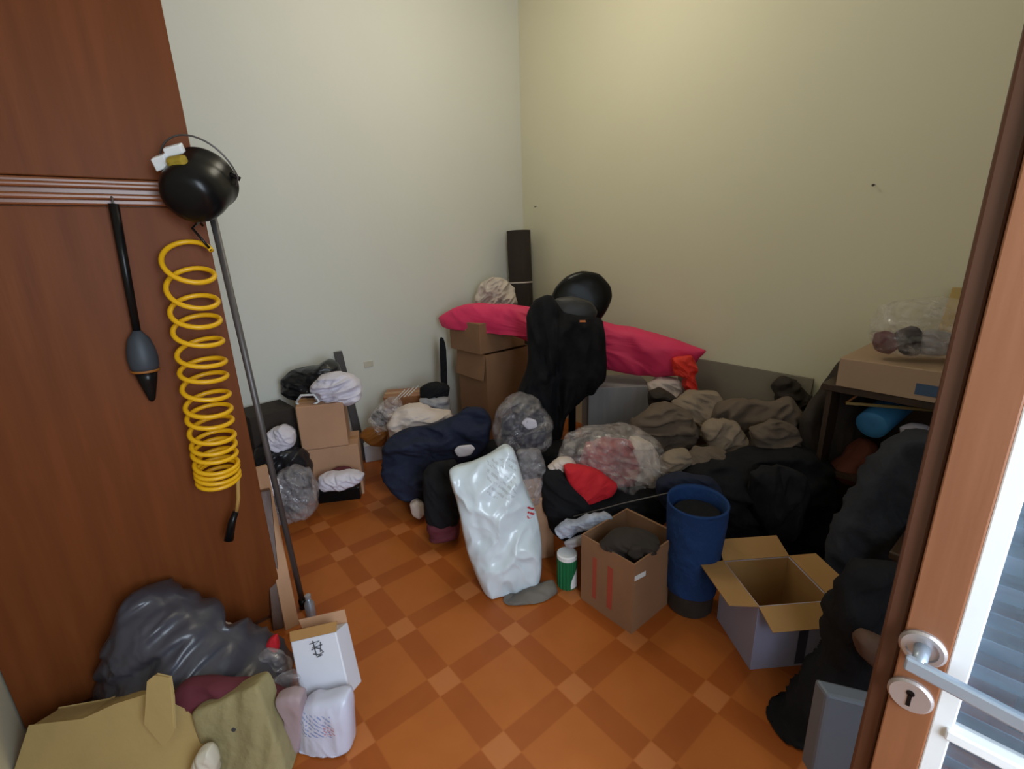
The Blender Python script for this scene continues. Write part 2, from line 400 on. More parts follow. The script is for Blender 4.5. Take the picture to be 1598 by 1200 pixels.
for i in range(42):
    z = .24+i*.0425; m_.box(D(-.785, -.050, z), DU*.735, DN*.014+Vector((0, 0, .030)), DN*-.0015+Vector((0, 0, .001)))
m_.build('reflection_slats', mat('reflection_slat_paint', (.09, .12, .17), .3, .3, 5, 0), dt)  # slats added behind the panes, standing in for banded reflections in the glass
dbox(MB(), -.785, -.043, -.016, -.012, .862, 2.03).build('pane', M_GLASS, dt)
dbox(MB(), -.785, -.043, -.016, -.012, .22, .84).build('pane', M_GLASS, dt)
rz = DP.z
MB().lathe([(0, 0), (.026, 0), (.026, .004), (.023, .007), (.018, .007), (.017, .004), (.0, .004)], D(0, 0, rz), DN).build('rosette', M_ROSE, dt, smooth=False)
MB().lathe([(0, 0), (.026, 0), (.026, .004), (.023, .007), (0, .007)], D(0, 0, rz-.083), DN).build('keyhole_plate', M_ROSE, dt)
k = MB().lathe([(0, .0071), (.0048, .0071), (.0048, .0078), (0, .0078)], D(0, 0, rz-.076), DN, n=20)
dbox(k, -.0025, .0025, .0071, .0078, rz-.098, rz-.076); k.build('keyhole', M_BLACKP, dt)
m_ = MB().tube([D(0, .004, rz), D(0, .02, rz), D(.0, .042, rz)], [.0095, .0085, .0085], 20)
m_.build('handle_neck', M_CHROME, dt, smooth=True)
m_ = MB().box(D(.014, .036, rz-.012), DU*-.118+Vector((0, 0, -.012)), DN*.011, (0, 0, .021))
m_.build('lever', M_CHROME, dt, bevel=.003)
# things of the setting on the back wall and the right wall
p = PX(575, 568, 1, Y1)
o = MB().bb(p.x-.035, Y1-.006, p.z-.022, p.x+.035, Y1, p.z+.022).build('trim_1', M_IVORY, bevel=.002); o['kind'] = 'structure'
for i, (px, py) in enumerate(((1365, 288), (838, 322))):
    p = PX(px, py, 0, X1)
    MB().lathe([(0, 0), (.002, 0), (.002, .022), (.006, .022), (.006, .024), (0, .024)], p, (-1, 0, -.15), n=10).build('wall_nail', M_STEEL,
        label=['bent nail in the right wall high beside the door', 'tiny nail in the right wall beside the room corner'][i], cat='nail')

# ================================================================== WARDROBE AND WHAT HANGS ON IT
YW = 1.97
t = thing('wardrobe', 'tall reddish brown varnished wooden wardrobe filling the left side', 'wardrobe', (-.12, YW+.27, 0))
MB().bb(X0+.005, YW+.022, 0, .30, YW+.56, 2.75).build('carcass', M_WARDD, t)
MB().bb(X0+.005, YW, .03, .30, YW+.02, 1.655).build('lower_door', M_WARD, t, bevel=.003)
MB().bb(X0+.005, YW, 1.735, .30, YW+.02, 2.74).build('upper_door', M_WARD, t, bevel=.003)
m_ = MB().bb(X0+.005, YW-.004, 1.657, .205, YW+.021, 1.733)
m_.bb(X0+.005, YW-.022, 1.672, .20, YW-.003, 1.690).bb(X0+.005, YW-.022, 1.703, .20, YW-.003, 1.720)
m_.build('moulding', M_WARDX, t, bevel=.006)
MB().bb(.206, YW-.004, 1.657, .30, YW+.021, 1.733).build('stile_block', M_WARD, t, bevel=.003)

# pot
pc = PX(305, 297, 1, 1.84); ax = (-HD*.86+Vector((.10, .05, -.42))).normalized()
t = thing('hanging_pot', 'black enamelled pot hung by its wire handle on the wardrobe edge', 'pot', pc)
r = .092
pr = [(0, .075), (r*.55, .073), (r*.80, .060), (r*.93, .035), (r*.985, .0), (r, -.045), (r*1.02, -.075), (r*1.05, -.083), (r*1.05, -.088), (r*.99, -.086), (r*.96, -.04), (r*.9, .02), (r*.6, .055), (0, .062)]
MB().lathe(list(reversed(pr)), pc, ax, 64).build('bowl', M_BLACKP, t, smooth=True)
side = ax.cross(Vector((0, 0, 1))).normalized(); upv = side.cross(ax).normalized()
if upv.z < 0: upv = -upv
rp = lambda a, b, c: pc+side*a+upv*b+ax*c
sg = 1 if side.dot(CR) > 0 else -1
ha = []
for i in range(25):
    th = pi*i/24; ha.append(rp(sg*cos(th)*(r*1.20), sin(th)*.128+.01, -.065))
ha = [rp(sg*r*1.06, -.015, -.06)]+ha+[rp(-sg*r*1.06, -.015, -.06)]
MB().tube(ha, .0028, 8).build('wire_handle', M_STEEL, t, smooth=True)
MB().tube([rp(sg*r*.98, .02, -.07), rp(sg*r*1.2, .0, -.075)], .007, 8).build('handle_lug', M_BLACKP, t)
MB().tube([rp(-sg*r*.98, .02, -.07), rp(-sg*r*1.2, .0, -.075)], .007, 8).build('handle_lug', M_BLACKP, t)
b_ = MB().box(rp(-sg*.085, .058, -.02), side*sg*.042+upv*.012, upv*.036, ax*.022).build('paper_packet', M_WHITEP, label='small white packet sticking out at the left of the black pot', cat='packet', bevel=.003)
MB().box(rp(-sg*.045, .092, -.03), side*sg*.055+upv*.012, upv*.026, ax*.02).build('paper_packet', M_WHITEP, label='white packet behind the yellow sponge on top of the pot', cat='packet', bevel=.004)
MB().box(rp(-sg*.035, .068, -.005), side*sg*.055+upv*.006, upv*.034, ax*.03).build('sponge', M_OCHRE, label='mustard yellow sponge resting on top of the black pot', cat='sponge', bevel=.010)

# coiled hose
cpts = []
tur = 16.; N_ = 15*30
top = PX(291, 392, 1, 1.88); bot = PX(341, 745, 1, 1.88)
for i in range(N_+1):
    q = i/N_; qq = 1-(1-q)**1.65; th = 2*pi*tur*q
    c_ = top.lerp(bot, qq); rr = .069-.004*q
    k_ = max(0, 1-q/.3)
    cpts.append(c_+Vector((cos(th)*rr, sin(th)*rr*.78, sin(th)*(.016+.03*k_)+.006*sin(th*.37))))
t = thing('coiled_hose', 'yellow coiled air hose hanging below the black pot', 'hose', top)
MB().tube(cpts, .0080, 10).build('coil', M_YELLOW, t, smooth=True)
e0 = cpts[-1]; e = [e0, e0.lerp(PX(370, 765, 1, 1.87), .6), PX(372, 778, 1, 1.87), PX(369, 800, 1, 1.88)]
MB().tube(e, .007, 10).build('hose_end', mat('tan_hose_end', (.42, .24, .07), .5, .05, 6, 0), t, smooth=True)
MB().tube([PX(368, 798, 1, 1.88), PX(362, 815, 1, 1.88), PX(357, 843, 1, 1.88)], [.010, .013, .016], 14).build('fitting', M_BLACKP, t, smooth=True)
MB().tube([cpts[0], PX(300, 356, 1, 1.90), PX(312, 345, 1, 1.94), PX(316, 352, 1, 1.972)], .004, 8).build('hanging_loop', M_BLACKP, t, smooth=True)

# hanging long tool
yt = 1.935
A = PX(177, 318, 1, yt); B = PX(213, 515, 1, yt); Cc = PX(238, 626, 1, yt); dr = (Cc-B)
t = thing('hanging_tool', 'slim dark tool with a bulb shaped tip hanging on the wardrobe door', 'tool', A)
MB().tube([A, A.lerp(B, .5), B+dr*.03], [.0135, .0125, .011], 14).build('shaft', M_BLACKP, t, smooth=True)
MB().tube([B+dr*x for x in (0, .05, .12, .25, .38, .50, .56)], [.010, .018, .030, .038, .042, .040, .034], 26).build('bulb', M_SLATE, t, smooth=True)
MB().tube([B+dr*x for x in (.54, .57)], [.0405, .0395], 26).build('ring', M_ORANGEW, t, smooth=True)
MB().tube([B+dr*x for x in (.56, .7, .85, .97, 1.0)], [.032, .026, .017, .010, .004], 20).build('tip', M_BLACKP, t, smooth=True)
MB().tube([A+Vector((0, 0, -.004)), A+Vector((0, .01, .02)), A+Vector((0, .03, .022))], .003, 8).build('hook', M_STEEL, t, smooth=True)

# rod and planks
g0 = G(474, 948); g1 = PX(322, 338, 1, 1.955)
g1 = Vector((.318, 1.945, 1.66)); 
t = thing('leaning_pole', 'long thin grey metal pole leaning against the wardrobe edge', 'pole', g0)
MB().tube([g0+Vector((0, 0, .012)), g1], .0115, 14).build('tube', M_STEEL, t, smooth=True)
MB().tube([g0+Vector((0, 0, .002)), g0+Vector((0, 0, .045))], .017, 14).build('foot_cap', M_BLACKP, t, smooth=True)
def plank(name, pa, pb, wv, tv, m, **k):
    pa, pb = Vector(pa), Vector(pb); return MB().box(pa, wv, tv, pb-pa).build(name, m, bevel=.003, **k)
ga = G(446, 985); plank('plank', ga, (.325, 2.20, .60), (.055, .0, 0), (0, .02, 0), M_CARD, label='light brown plank leaning beside the wardrobe corner', cat='plank')
plank('plank', G(428, 990)+Vector((.0, .02, 0)), (.322, 2.13, .52), (.04, -.01, 0), (.0, .022, 0), M_WARDD, label='dark stained plank leaning between wardrobe and pole', cat='plank')

# ================================================================== LEFT BACK CLUTTER
soft('garment_bundle', [(385, 762), (392, 746), (415, 742), (432, 752), (430, 772), (405, 778)], 2.22, .05, M_WHITEF, lean=.1, fold=.6, fs=25, seed=3,
     label='small crumpled pale blue cloth behind the metal pole', cat='cloth')
carton('dark_carton', 'dark brown carton against the back wall behind the yellow hose', 'box', W(396, 690, 2.62)[:2], R_(5), .26, .24, .58, M_BROWNF)
soft('cloth_bundle', [(415, 690), (420, 672), (440, 665), (458, 676), (458, 695), (440, 704), (420, 702)], 2.62, .07, M_WHITEF, fold=.5, fs=16, seed=5,
     label='small pale lilac bundle left of the stacked cartons', cat='cloth')
soft('dark_bag', [(400, 700), (430, 694), (470, 702), (485, 730), (480, 790), (430, 800), (405, 790)], 2.62, .10, M_BLACKB, fold=.4, fs=12, seed=6,
     label='dark bag on the floor beneath the lilac bundle', cat='bag')
soft('plastic_bag', [(432, 740), (455, 728), (482, 735), (495, 765), (490, 800), (455, 812), (432, 806), (425, 770)], 2.42, .09, M_CLEARG, fold=.6, fs=14, seed=8,
     label='smoky grey plastic bag on the floor behind the pole', cat='bag')
for z0, hh, wd, dx, lb_, xt in ((0, .345, .30, 0, 'lower cardboard box of the small stack near the back wall', 0), (.35, .275, .265, 0, 'upper cardboard box of the small stack near the back wall', -.02)):
    carton('cardboard_box', lb_, 'box', (.715+xt, 2.86), R_(-24), wd, .24, hh, M_CARD, z0=z0, tape=True, group='boxes of the small stack')
soft('black_bag', [(440, 592), (455, 578), (495, 570), (512, 561), (527, 570), (530, 588), (520, 615), (490, 626), (458, 622), (441, 612)], 2.92, .10, M_BLACKB, fold=.4, fs=12, seed=11,
     label='black bag slumped on top of the small carton stack', cat='bag')
soft('white_cloth', [(488, 602), (500, 586), (525, 580), (548, 586), (562, 600), (564, 622), (545, 630), (520, 627), (494, 624)], 2.80, .09, M_WHITEF, fold=.5, fs=14, seed=12,
     label='white cloth bundled on top of the small carton stack', cat='cloth')
m_ = MB().tube([W(x, y, 2.72) for x, y in ((462, 628), (470, 617), (490, 616), (498, 626), (485, 634), (468, 633), (462, 628))], .007, 8)
m_.build('bag_handle', M_WHITEP, label='white strap loop lying at the left of the white cloth', cat='strap', smooth=True)
p0 = PX(567, 665, 1, 3.20); m_ = MB(); 
m_.box(Vector((p0.x-.04, 3.22, 0)), (.055, 0, 0), (0, .02, 0), (-.07, .045, W(548, 558, 3.05).z))
m_.build('metal_bar', M_STEEL, label='narrow grey metal bar leaning on the back wall', cat='slat', bevel=.003)
t = thing('shoe_box', 'small black box with folded white cloth on top at the floor edge', 'box', G(530, 780))
q0 = G(497, 787); 
MB().box(q0, Vector((.22, -.12, 0)), Vector((.07, .11, 0)), (0, 0, .085)).build('tray', M_BLACKP, t, bevel=.008)
soft('folded_cloth', [(498, 742), (515, 738), (548, 737), (568, 741), (562, 752), (540, 760), (510, 762), (499, 755)], 2.58, .07, M_WHITEF, fold=.4, fs=16, seed=14,
     label='folded pinkish white cloth on the small black box', cat='cloth')
soft('red_cloth', [(510, 738), (525, 731), (545, 731), (552, 740), (535, 745), (515, 745)], 2.64, .05, M_WINE, fold=.4, fs=16, seed=15,
     label='dark red scrap of cloth behind the small black box', cat='cloth')

# middle-left cluster
carton('white_box', 'small white box on the floor right of the carton stack', 'box', G(571, 722)[:2], R_(-20), .12, .12, .13, M_WHITEC)
soft('wooden_offcut', [(562, 678), (572, 668), (592, 665), (604, 678), (600, 694), (580, 694)], 2.95, .05, M_ORANGEW, fold=.3, fs=9, seed=17,
     label='orange brown crumpled leather piece beside the small white box', cat='leather piece')
carton('parcel', 'brown tape wrapped parcel lying by the back wall', 'parcel', W(600, 640, 3.18)[:2], R_(-33), .27, .2, .50, mat('brown_parcel_paper', (.36, .15, .06), .4, .1, 6, .1), tape=True)
pt_ = W(612, 622, 3.1)
m_ = MB()
for i in range(4): m_.tube([W(616+i*7, 624-i*2, 3.14), W(632+i*7, 608-i*2, 3.155)], .0025, 6)
m_.build('binding_string', M_WHITEP, label='white binding strings over the brown parcel', cat='string')
soft('black_pouch', [(655, 606), (668, 598), (692, 598), (702, 606), (698, 622), (672, 626), (657, 618)], 3.12, .07, M_BLACKF, fold=.4, fs=10, seed=19,
     label='small black pouch between the parcel and the large carton', cat='pouch')
soft('grey_pouch', [(655, 622), (678, 618), (700, 622), (702, 660), (660, 660)], 3.08, .07, M_GREYP, fold=.5, fs=12, seed=20,
     label='grey crumpled bag beneath the small black pouch', cat='bag')
soft('plastic_bag', [(575, 655), (586, 636), (604, 622), (622, 622), (630, 645), (618, 668), (592, 672)], 2.92, .07, M_CLEAR, fold=.7, fs=15, seed=21,
     label='small clear plastic bag in front of the brown parcel', cat='bag')
soft('black_shoe', [(580, 648), (590, 640), (602, 645), (604, 660), (590, 664)], 3.0, .05, M_BLACKP, fold=.2, fs=10, seed=22,
     label='small black object left of the clear plastic bag', cat='object')
soft('cream_garment', [(605, 668), (612, 645), (630, 634), (655, 633), (680, 642), (702, 642), (706, 652), (690, 664), (660, 675), (625, 690)], 2.85, .10, M_CREAMF, fold=.5, fs=11, seed=23,
     label='cream garment bundled above the navy coat', cat='garment')

# big cartons, pink roll, tube
t1 = carton('large_carton', 'large brown carton under the left end of the pink roll', 'box', (1.965, 2.70), R_(0), .44, .36, .74, M_CARDD, tape=True, open_={'left': (.19, -82, .02), 'back': (.19, -84, .02)}, min_=M_CARDD)
dc = carton('dented_carton', 'upper dented brown carton touching the pink roll', 'box', (1.935, 2.72), R_(3), .44, .36, .22, M_CARDD, z0=.745, tape=True)
soft('strap', [(686, 530), (692, 528), (696, 545), (698, 600), (692, 632), (688, 600)], 3.44, .02, M_BLACKF, fold=.3, fs=10, seed=26, parent=dc)
soft('paper_bag', [(742, 462), (750, 444), (770, 432), (788, 436), (802, 450), (806, 482), (770, 486), (744, 480)], 3.85, .11, mat('crumpled_paper', (.62, .54, .48), .8, .08, 8, .4, 18), fold=.7, fs=12, seed=27,
     label='crumpled off white paper bag in the room corner', cat='bag')
a_ = PX(822, 480, 1, 3.2); tb = Vector((2.68, 3.10, 0)); tt = W(809, 360, 4.16)
t = thing('cardboard_tube', 'dark brown rolled tube standing in the room corner', 'tube', tb)
MB().tube([tb+Vector((0, 0, .002)), tb.lerp(tt, .5), tt], .098, 32, False).build('roll', M_BROWNF, t, smooth=True)
MB().tube([tb.lerp(tt, .9), tt+Vector((0, 0, .001))], .09, 32).build('core', M_BLACKP, t, smooth=True)
MB().tube([tb.lerp(tt, .735), tb.lerp(tt, .742)], .1005, 32).build('band', M_CREAMF, t, smooth=True)
soft('pink_roll', [(686, 496), (700, 484), (730, 474), (780, 474), (830, 480), (900, 494), (960, 506), (1020, 520), (1070, 536), (1102, 548), (1090, 560), (1075, 580), (1040, 587), (990, 583), (940, 574), (880, 556), (830, 534), (795, 520), (760, 498), (735, 494), (706, 508), (692, 510)],
     (700, 3.62, 1095, 2.86), .10, M_PINK, fold=.25, fs=6, seed=31, N=180, ctr=(900, 528), label='long bright pink fabric roll lying across the cartons', cat='fabric roll')
soft('orange_cloth_tail', [(1050, 560), (1078, 555), (1088, 572), (1084, 590), (1090, 612), (1078, 616), (1066, 604), (1068, 590), (1052, 585)], 2.80, .04, M_REDO, fold=.6, fs=16, seed=32,
     label='orange red cloth hanging from the right end of the pink roll', cat='cloth')

# chair with black coat
t = thing('office_chair', 'black padded chair back rising above a draped black coat', 'chair', W(890, 740, 2.95)*1)
t.location.z = 0
bk = [(856, 478), (866, 450), (884, 431), (908, 423), (934, 427), (952, 446), (955, 464), (946, 486), (930, 505), (900, 510), (872, 504)]
soft('backrest', bk, 2.98, .055, M_BLACKP, lean=.15, fold=.05, fs=4, seed=33, parent=t, power=3)
soft('head_pad', [(860, 480), (868, 466), (892, 462), (920, 470), (932, 486), (926, 500), (902, 507), (874, 500)], 2.74, .05, mat('worn_black_vinyl', (.028, .028, .032), .5, .1, 8, .05), lean=.15, fold=.1, fs=5, seed=34, parent=t)
cx, cy = W(893, 600, 2.98)[:2]
MB().tube([(cx, cy, .06), (cx, cy, 1.12)], .025, 14).build('post', M_BLACKP, t)
m_ = MB()
for i in range(5): m_.tube([(cx, cy, .075), (cx+.26*cos(i*1.2566), cy+.26*sin(i*1.2566), .03)], [.022, .014], 10)
m_.build('star_base', M_BLACKP, t)
MB().box(W(905, 500, 2.66)+Vector((0, 0, -.01)), CR*.032, CU*.009, HD*.01).build('orange_tag', mat('orange_tag', (.7, .2, .04), .6, .05, 8, 0), t)
soft('black_coat', [(822, 495), (836, 468), (858, 462), (880, 486), (915, 494), (940, 500), (946, 560), (944, 592), (925, 612), (902, 628), (882, 652), (872, 690), (840, 700), (812, 670), (798, 640), (812, 600), (824, 560)],
     2.86, .11, M_BLACKF, fold=.8, fs=7, seed=35, dirv=(1.4, .35), label='black coat draped over the chair back in the middle', cat='coat')

# bin and board
carton('storage_bin', 'tall pale grey plastic bin below the pink roll', 'bin', W(918, 640, 2.93)[:2], R_(-39.2), .40, .28, .60, M_GREYP)
soft('cream_bag', [(1010, 600), (1030, 588), (1056, 590), (1068, 604), (1082, 622), (1070, 640), (1030, 628), (1014, 615)], 2.92, .08, M_CREAMF, fold=.5, fs=12, seed=36,
     label='pale peach cloth just below the orange red cloth', cat='cloth')
q = MB().box(Vector((2.72, .90, 0)), (.012, 0, 0), (0, .80, 0), (.125, 0, .745)); q.build('grey_board', M_BOARD, label='flat grey brown board leaning on the right wall', cat='board', bevel=.003)

# ================================================================== CENTRE HEAP
soft('clothes_mound', [(620, 760), (650, 700), (720, 690), (800, 690), (880, 690), (960, 690), (1010, 700), (1060, 740), (1060, 800), (900, 830), (840, 800), (760, 790), (650, 780)],
     2.72, .17, M_BLACKF, fold=.3, fs=5, seed=40, N=140, label='low mound of black clothes under the heap behind the white sack', cat='clothes')
soft('navy_coat', [(597, 700), (612, 680), (640, 668), (675, 662), (705, 650), (728, 634), (752, 636), (766, 655), (764, 690), (745, 712), (712, 725), (675, 735), (665, 760), (660, 778), (635, 785), (612, 768), (598, 740)],
     2.50, .13, M_NAVY, lean=.25, fold=.6, fs=6, seed=41, N=140, label='navy blue coat heaped left of the white sack', cat='coat')
soft('coat_label', [(709, 703), (716, 696), (735, 694), (741, 700), (734, 710), (716, 713)], 2.33, .012, M_WHITEF, lean=.2, fold=.2, fs=20, seed=42, label='white cloth patch lying on the navy coat', cat='patch')
t = thing('black_trousers', 'black trouser leg with dark red hem left of the white sack', 'trousers', G(690, 842))
soft('fabric', [(662, 735), (680, 722), (710, 722), (722, 760), (716, 815), (700, 828), (672, 824), (664, 800), (660, 765)], 2.22, .09, M_BLACKF, fold=.3, fs=8, seed=43, parent=t, lean=.1)
soft('hem', [(668, 814), (690, 810), (714, 814), (716, 836), (694, 844), (672, 840)], 2.19, .07, M_WINE, fold=.3, fs=10, seed=44, parent=t, lean=.1)
soft('beige_shoe', [(640, 785), (650, 779), (660, 786), (664, 800), (656, 808), (645, 802)], 2.42, .04, M_CREAMF, fold=.2, fs=10, seed=45, label='beige shoe tip poking from under the navy coat', cat='shoe')
# clear bag with dark content
soft('dark_knitwear', [(785, 655), (810, 645), (845, 650), (852, 680), (835, 700), (800, 697), (782, 680)], 2.50, .09, M_NAVY, fold=.4, fs=12, seed=46, label='folded dark knitwear inside the clear bag', cat='knitwear')
soft('clear_plastic_bag', [(768, 672), (776, 640), (790, 622), (812, 614), (838, 622), (850, 640), (862, 660), (860, 690), (838, 702), (800, 700), (774, 688)], 2.50, .13, M_CLEARG, fold=.6, fs=13, seed=47,
     label='clear plastic bag with dark knitwear above the white sack', cat='bag')
soft('white_slip', [(814, 660), (822, 652), (836, 656), (838, 666), (824, 670)], 2.365, .010, M_WHITEF, fold=.2, fs=20, seed=48, label='small white slip on the clear plastic bag', cat='slip')

# brown carton wall behind the green tin
carton('brown_carton', 'brown carton standing behind the green tin', 'box', W(812, 860, 2.02)[:2], R_(-30), .17, .2, .34, M_CARD)
soft('plastic_wrap', [(806, 705), (822, 700), (842, 702), (852, 730), (846, 780), (838, 800), (815, 780)], 2.08, .05, M_CLEARG, fold=.6, fs=14, seed=50, label='loose clear plastic wrap behind the white sack', cat='wrap')

# white sack
M_SACK = uvmask_mat('sack_plastic', (.66, .75, .83), .24, [(.42, .74, .70, .93, (.50, .56, .62), 150), (.84, .985, .54, .62, (.55, .04, .06), 190)], .22, 5)
soft('white_sack', [(703, 733), (735, 722), (765, 708), (788, 694), (800, 700), (812, 735), (824, 770), (836, 800), (845, 850), (846, 890), (838, 915), (815, 930), (785, 935), (762, 926), (745, 895), (732, 860), (722, 820), (714, 780)],
     1.86, .10, M_SACK, lean=.22, fold=.55, fs=4.2, seed=58, N=170, K=44, ctr=(785, 830), dirv=(1.0, .8), label='large glossy white plastic sack standing in the middle of the floor', cat='sack')
soft('worn_shoe', [(786, 945), (800, 930), (830, 915), (862, 905), (870, 925), (850, 945), (815, 955), (790, 955)], 1.80, .05, M_SHOE, fold=.3, fs=10, seed=53, lean=1.2,
     label='worn grey brown shoe lying beneath the white sack', cat='shoe')

# large clear bag with pink clothes
soft('pink_clothes', [(905, 730), (915, 695), (950, 685), (985, 690), (998, 725), (985, 755), (945, 758)], 2.20, .08, mat('dusty_pink_fabric', (.50, .17, .17), .85, .3, 10, .3, 18, col2=(.20, .035, .06)), fold=.6, fs=12, seed=55,
     label='dusty pink and purple clothes inside the large clear bag', cat='clothes')
soft('beige_clothes', [(975, 700), (990, 684), (1015, 690), (1030, 715), (1024, 755), (1000, 764), (982, 740)], 2.22, .08, M_CREAMF, fold=.5, fs=9, seed=56,
     label='beige clothes in the right half of the large clear bag', cat='clothes')
soft('clear_plastic_bag', [(872, 712), (880, 688), (905, 674), (945, 668), (985, 668), (1015, 680), (1033, 700), (1040, 735), (1030, 765), (1000, 775), (960, 768), (915, 755), (880, 738)], 2.18, .13, M_CLEAR, fold=.6, fs=11, seed=57, N=140,
     label='large clear plastic bag holding pink and beige clothes', cat='bag')
soft('red_garment', [(880, 728), (905, 726), (935, 735), (962, 755), (955, 770), (925, 782), (905, 784), (890, 765)], 2.02, .05, M_RED, fold=.3, fs=9, seed=58, label='bright red garment below the large clear bag', cat='garment')
soft('white_collar', [(855, 728), (872, 715), (892, 716), (900, 726), (885, 734), (862, 735)], 2.08, .04, M_CREAMF, fold=.4, fs=14, seed=59, label='pinkish white cloth scrap left of the red garment', cat='cloth')
soft('black_garment', [(846, 740), (870, 728), (885, 745), (900, 775), (960, 765), (1035, 765), (1050, 800), (1000, 830), (930, 832), (880, 838), (856, 818), (846, 780)], 2.06, .10, M_BLACKF, fold=.4, fs=9, seed=60, N=130,
     label='black garment under the red one behind the grey carton', cat='garment')
soft('printed_scarf', [(866, 826), (880, 815), (900, 812), (920, 803), (945, 800), (956, 808), (940, 822), (915, 826), (890, 836), (872, 838)], 1.88, .03, mat('blue_white_print', (.60, .66, .80), .7, .1, 30, .3, 20, col2=(.08, .09, .14)), fold=.7, fs=22, seed=61,
     label='blue and white printed scarf above the green tin', cat='scarf')
soft('grey_paper', [(880, 846), (900, 838), (925, 830), (935, 836), (905, 850), (888, 856)], 1.84, .015, M_GREYP, fold=.4, fs=20, seed=62, label='grey paper strip on the edge of the carton by the green tin', cat='paper')
m_ = MB().tube([W(895, 806, 1.95), W(970, 786, 1.9), W(1062, 765, 1.85)], .003, 8); m_.build('thin_stick', M_STEEL, label='thin grey stick lying across the black garment', cat='stick')
gt = G(885, 912); t = thing('green_tin', 'green ribbed tin with a white lid left of the grey carton', 'tin', gt)
v = []; hh = .15; n = 72; mb = MB(); prof = [(.0, .0), (.042, .0), (.044, .004), (.044, hh-.004), (.042, hh), (0, hh)]
vs = []; fs = []
for (rr, h_) in prof:
    for j in range(n): th = 2*pi*j/n; k_ = rr*(1+.05*(1 if j % 4 < 2 else -1)*(rr > .04)); vs.append(gt+Vector((cos(th)*k_, sin(th)*k_, h_)))
for i in range(len(prof)-1):
    for j in range(n): fs.append((i*n+j, i*n+(j+1) % n, (i+1)*n+(j+1) % n, (i+1)*n+j))
link('body', vs, fs, M_GREEN, t)
MB().lathe([(0, hh), (.046, hh), (.046, hh+.018), (.042, hh+.022), (0, hh+.022)], gt).build('lid', M_WHITEP, t)
lbp = []; 
for i in range(9):
    th = YAW+pi+.25+i*.11
    lbp.append(gt+Vector((cos(th)*.0468, sin(th)*.0468, .0)))
vs = [p+Vector((0, 0, .010)) for p in lbp]+[p+Vector((0, 0, .035+.075*(i/8)**.6)) for i, p in enumerate(lbp)]
link('label_patch', vs, [(i, i+1, i+10, i+9) for i in range(8)], M_WHITEP, t)

# open carton with dark contents
t = carton('open_carton', 'open worn cardboard box with red markings full of dark things', 'box', G(985, 990)[:2], R_(0), .30, .27, .325, M_CARDD, open_={'right': (.10, -75, .05)}, min_=M_CARDD)
ox, oy = G(985, 990)[:2]
for yy, w_ in ((.10, .026), (.185, .020)):
    MB().bb(ox-.0012, oy+yy, .05, ox-.0002, oy+yy+w_, .25).build('red_stripe', M_REDINK, t)
soft('dark_contents', [(935, 850), (960, 832), (1000, 828), (1026, 838), (1022, 858), (998, 872), (965, 864)], 1.68, .06, M_BROWNF, fold=.5, fs=14, seed=63, label='dark brown rags filling the open cardboard box', cat='rags')
soft('dark_bottle', [(978, 862), (985, 852), (1000, 852), (1003, 864), (990, 872)], 1.62, .025, M_BROWNF, fold=.2, fs=10, seed=64, label='round dark brown knob shaped piece on the rags', cat='object')
MB().box(Vector((ox+.004, oy-.0015, .25)), (.07, 0, -.01), (0, .001, 0), (0, 0, .022)).build('torn_tape', M_WHITEP, t)

# blue fabric bin
bx = W(1076, 930, 1.70); bx.z = 0
t = thing('fabric_bin', 'tall round blue fabric bin standing between the two open boxes', 'bin', bx)
vs = []; fs = []; n = 96; lev = 34; hb = .50
def br(z, th): 
    base = .096+.022*(z/hb)
    return base*(1+.05*(ridge(Vector((cos(th)*1.2, sin(th)*1.2, z*9)), 3)-.5)*(1-(z/hb)**6))
for i in range(lev):
    z = .10+(hb-.10)*i/(lev-1)
    for j in range(n): th = 2*pi*j/n; rr = br(z, th); vs.append(bx+Vector((cos(th)*rr, sin(th)*rr, z+(.012*sin(th+.6) if i == lev-1 else 0))))
for i in range(8):
    z = hb-.005-.36*i/7
    for j in range(n): th = 2*pi*j/n; rr = .110-.02*i/7; vs.append(bx+Vector((cos(th)*rr, sin(th)*rr, z)))
T_ = lev+8
for i in range(T_-1):
    for j in range(n): fs.append((i*n+j, i*n+(j+1) % n, (i+1)*n+(j+1) % n, (i+1)*n+j))
fs.append(tuple((T_-1)*n+j for j in range(n)))
link('sleeve', vs, fs, M_DENIM, t, smooth=True)
MB().lathe([(0, 0), (.085, 0), (.092, .01), (.094, .11), (0, .11)], bx).build('base', M_BROWNF, t)
MB().lathe([(0, .40), (.080, .41), (.098, .44), (.085, .455), (.03, .445), (0, .45)], bx).build('dark_fill', M_BLACKF, t)
MB().tube([bx+Vector((cos(a/10)*.113, sin(a/10)*.113, hb-.02)) for a in range(30, 52)], .004, 6).build('rim_seam', M_TAUPE2, t)

# white open carton
o_ = G(1170, 1045); 
ang = math.atan2(.375-.537, 1.731-1.505)
carton('white_carton', 'open white carton with tan flaps folded outward near the door', 'box', o_[:2], ang, .27, .25, .275, M_WHITEL,
       open_={'front': (.085, -28, .12), 'left': (.10, 2, .12), 'back': (.09, 28, .1), 'right': (.10, 8, .15)}, min_=M_CARDL)
a_ = Vector((cos(ang), sin(ang), 0)); b_ = Vector((-a_.y, a_.x, 0))
cw = [o for o in C.objects if o.name.startswith('white_carton')][0]
MB().box(Vector((o_.x, o_.y, .01))+a_*.165-b_*.0012, a_*.035, b_*.001, (0, 0, .26)).build('dark_panel', mat('slate_ink', (.05, .05, .09), .7, .1, 6, 0), cw)

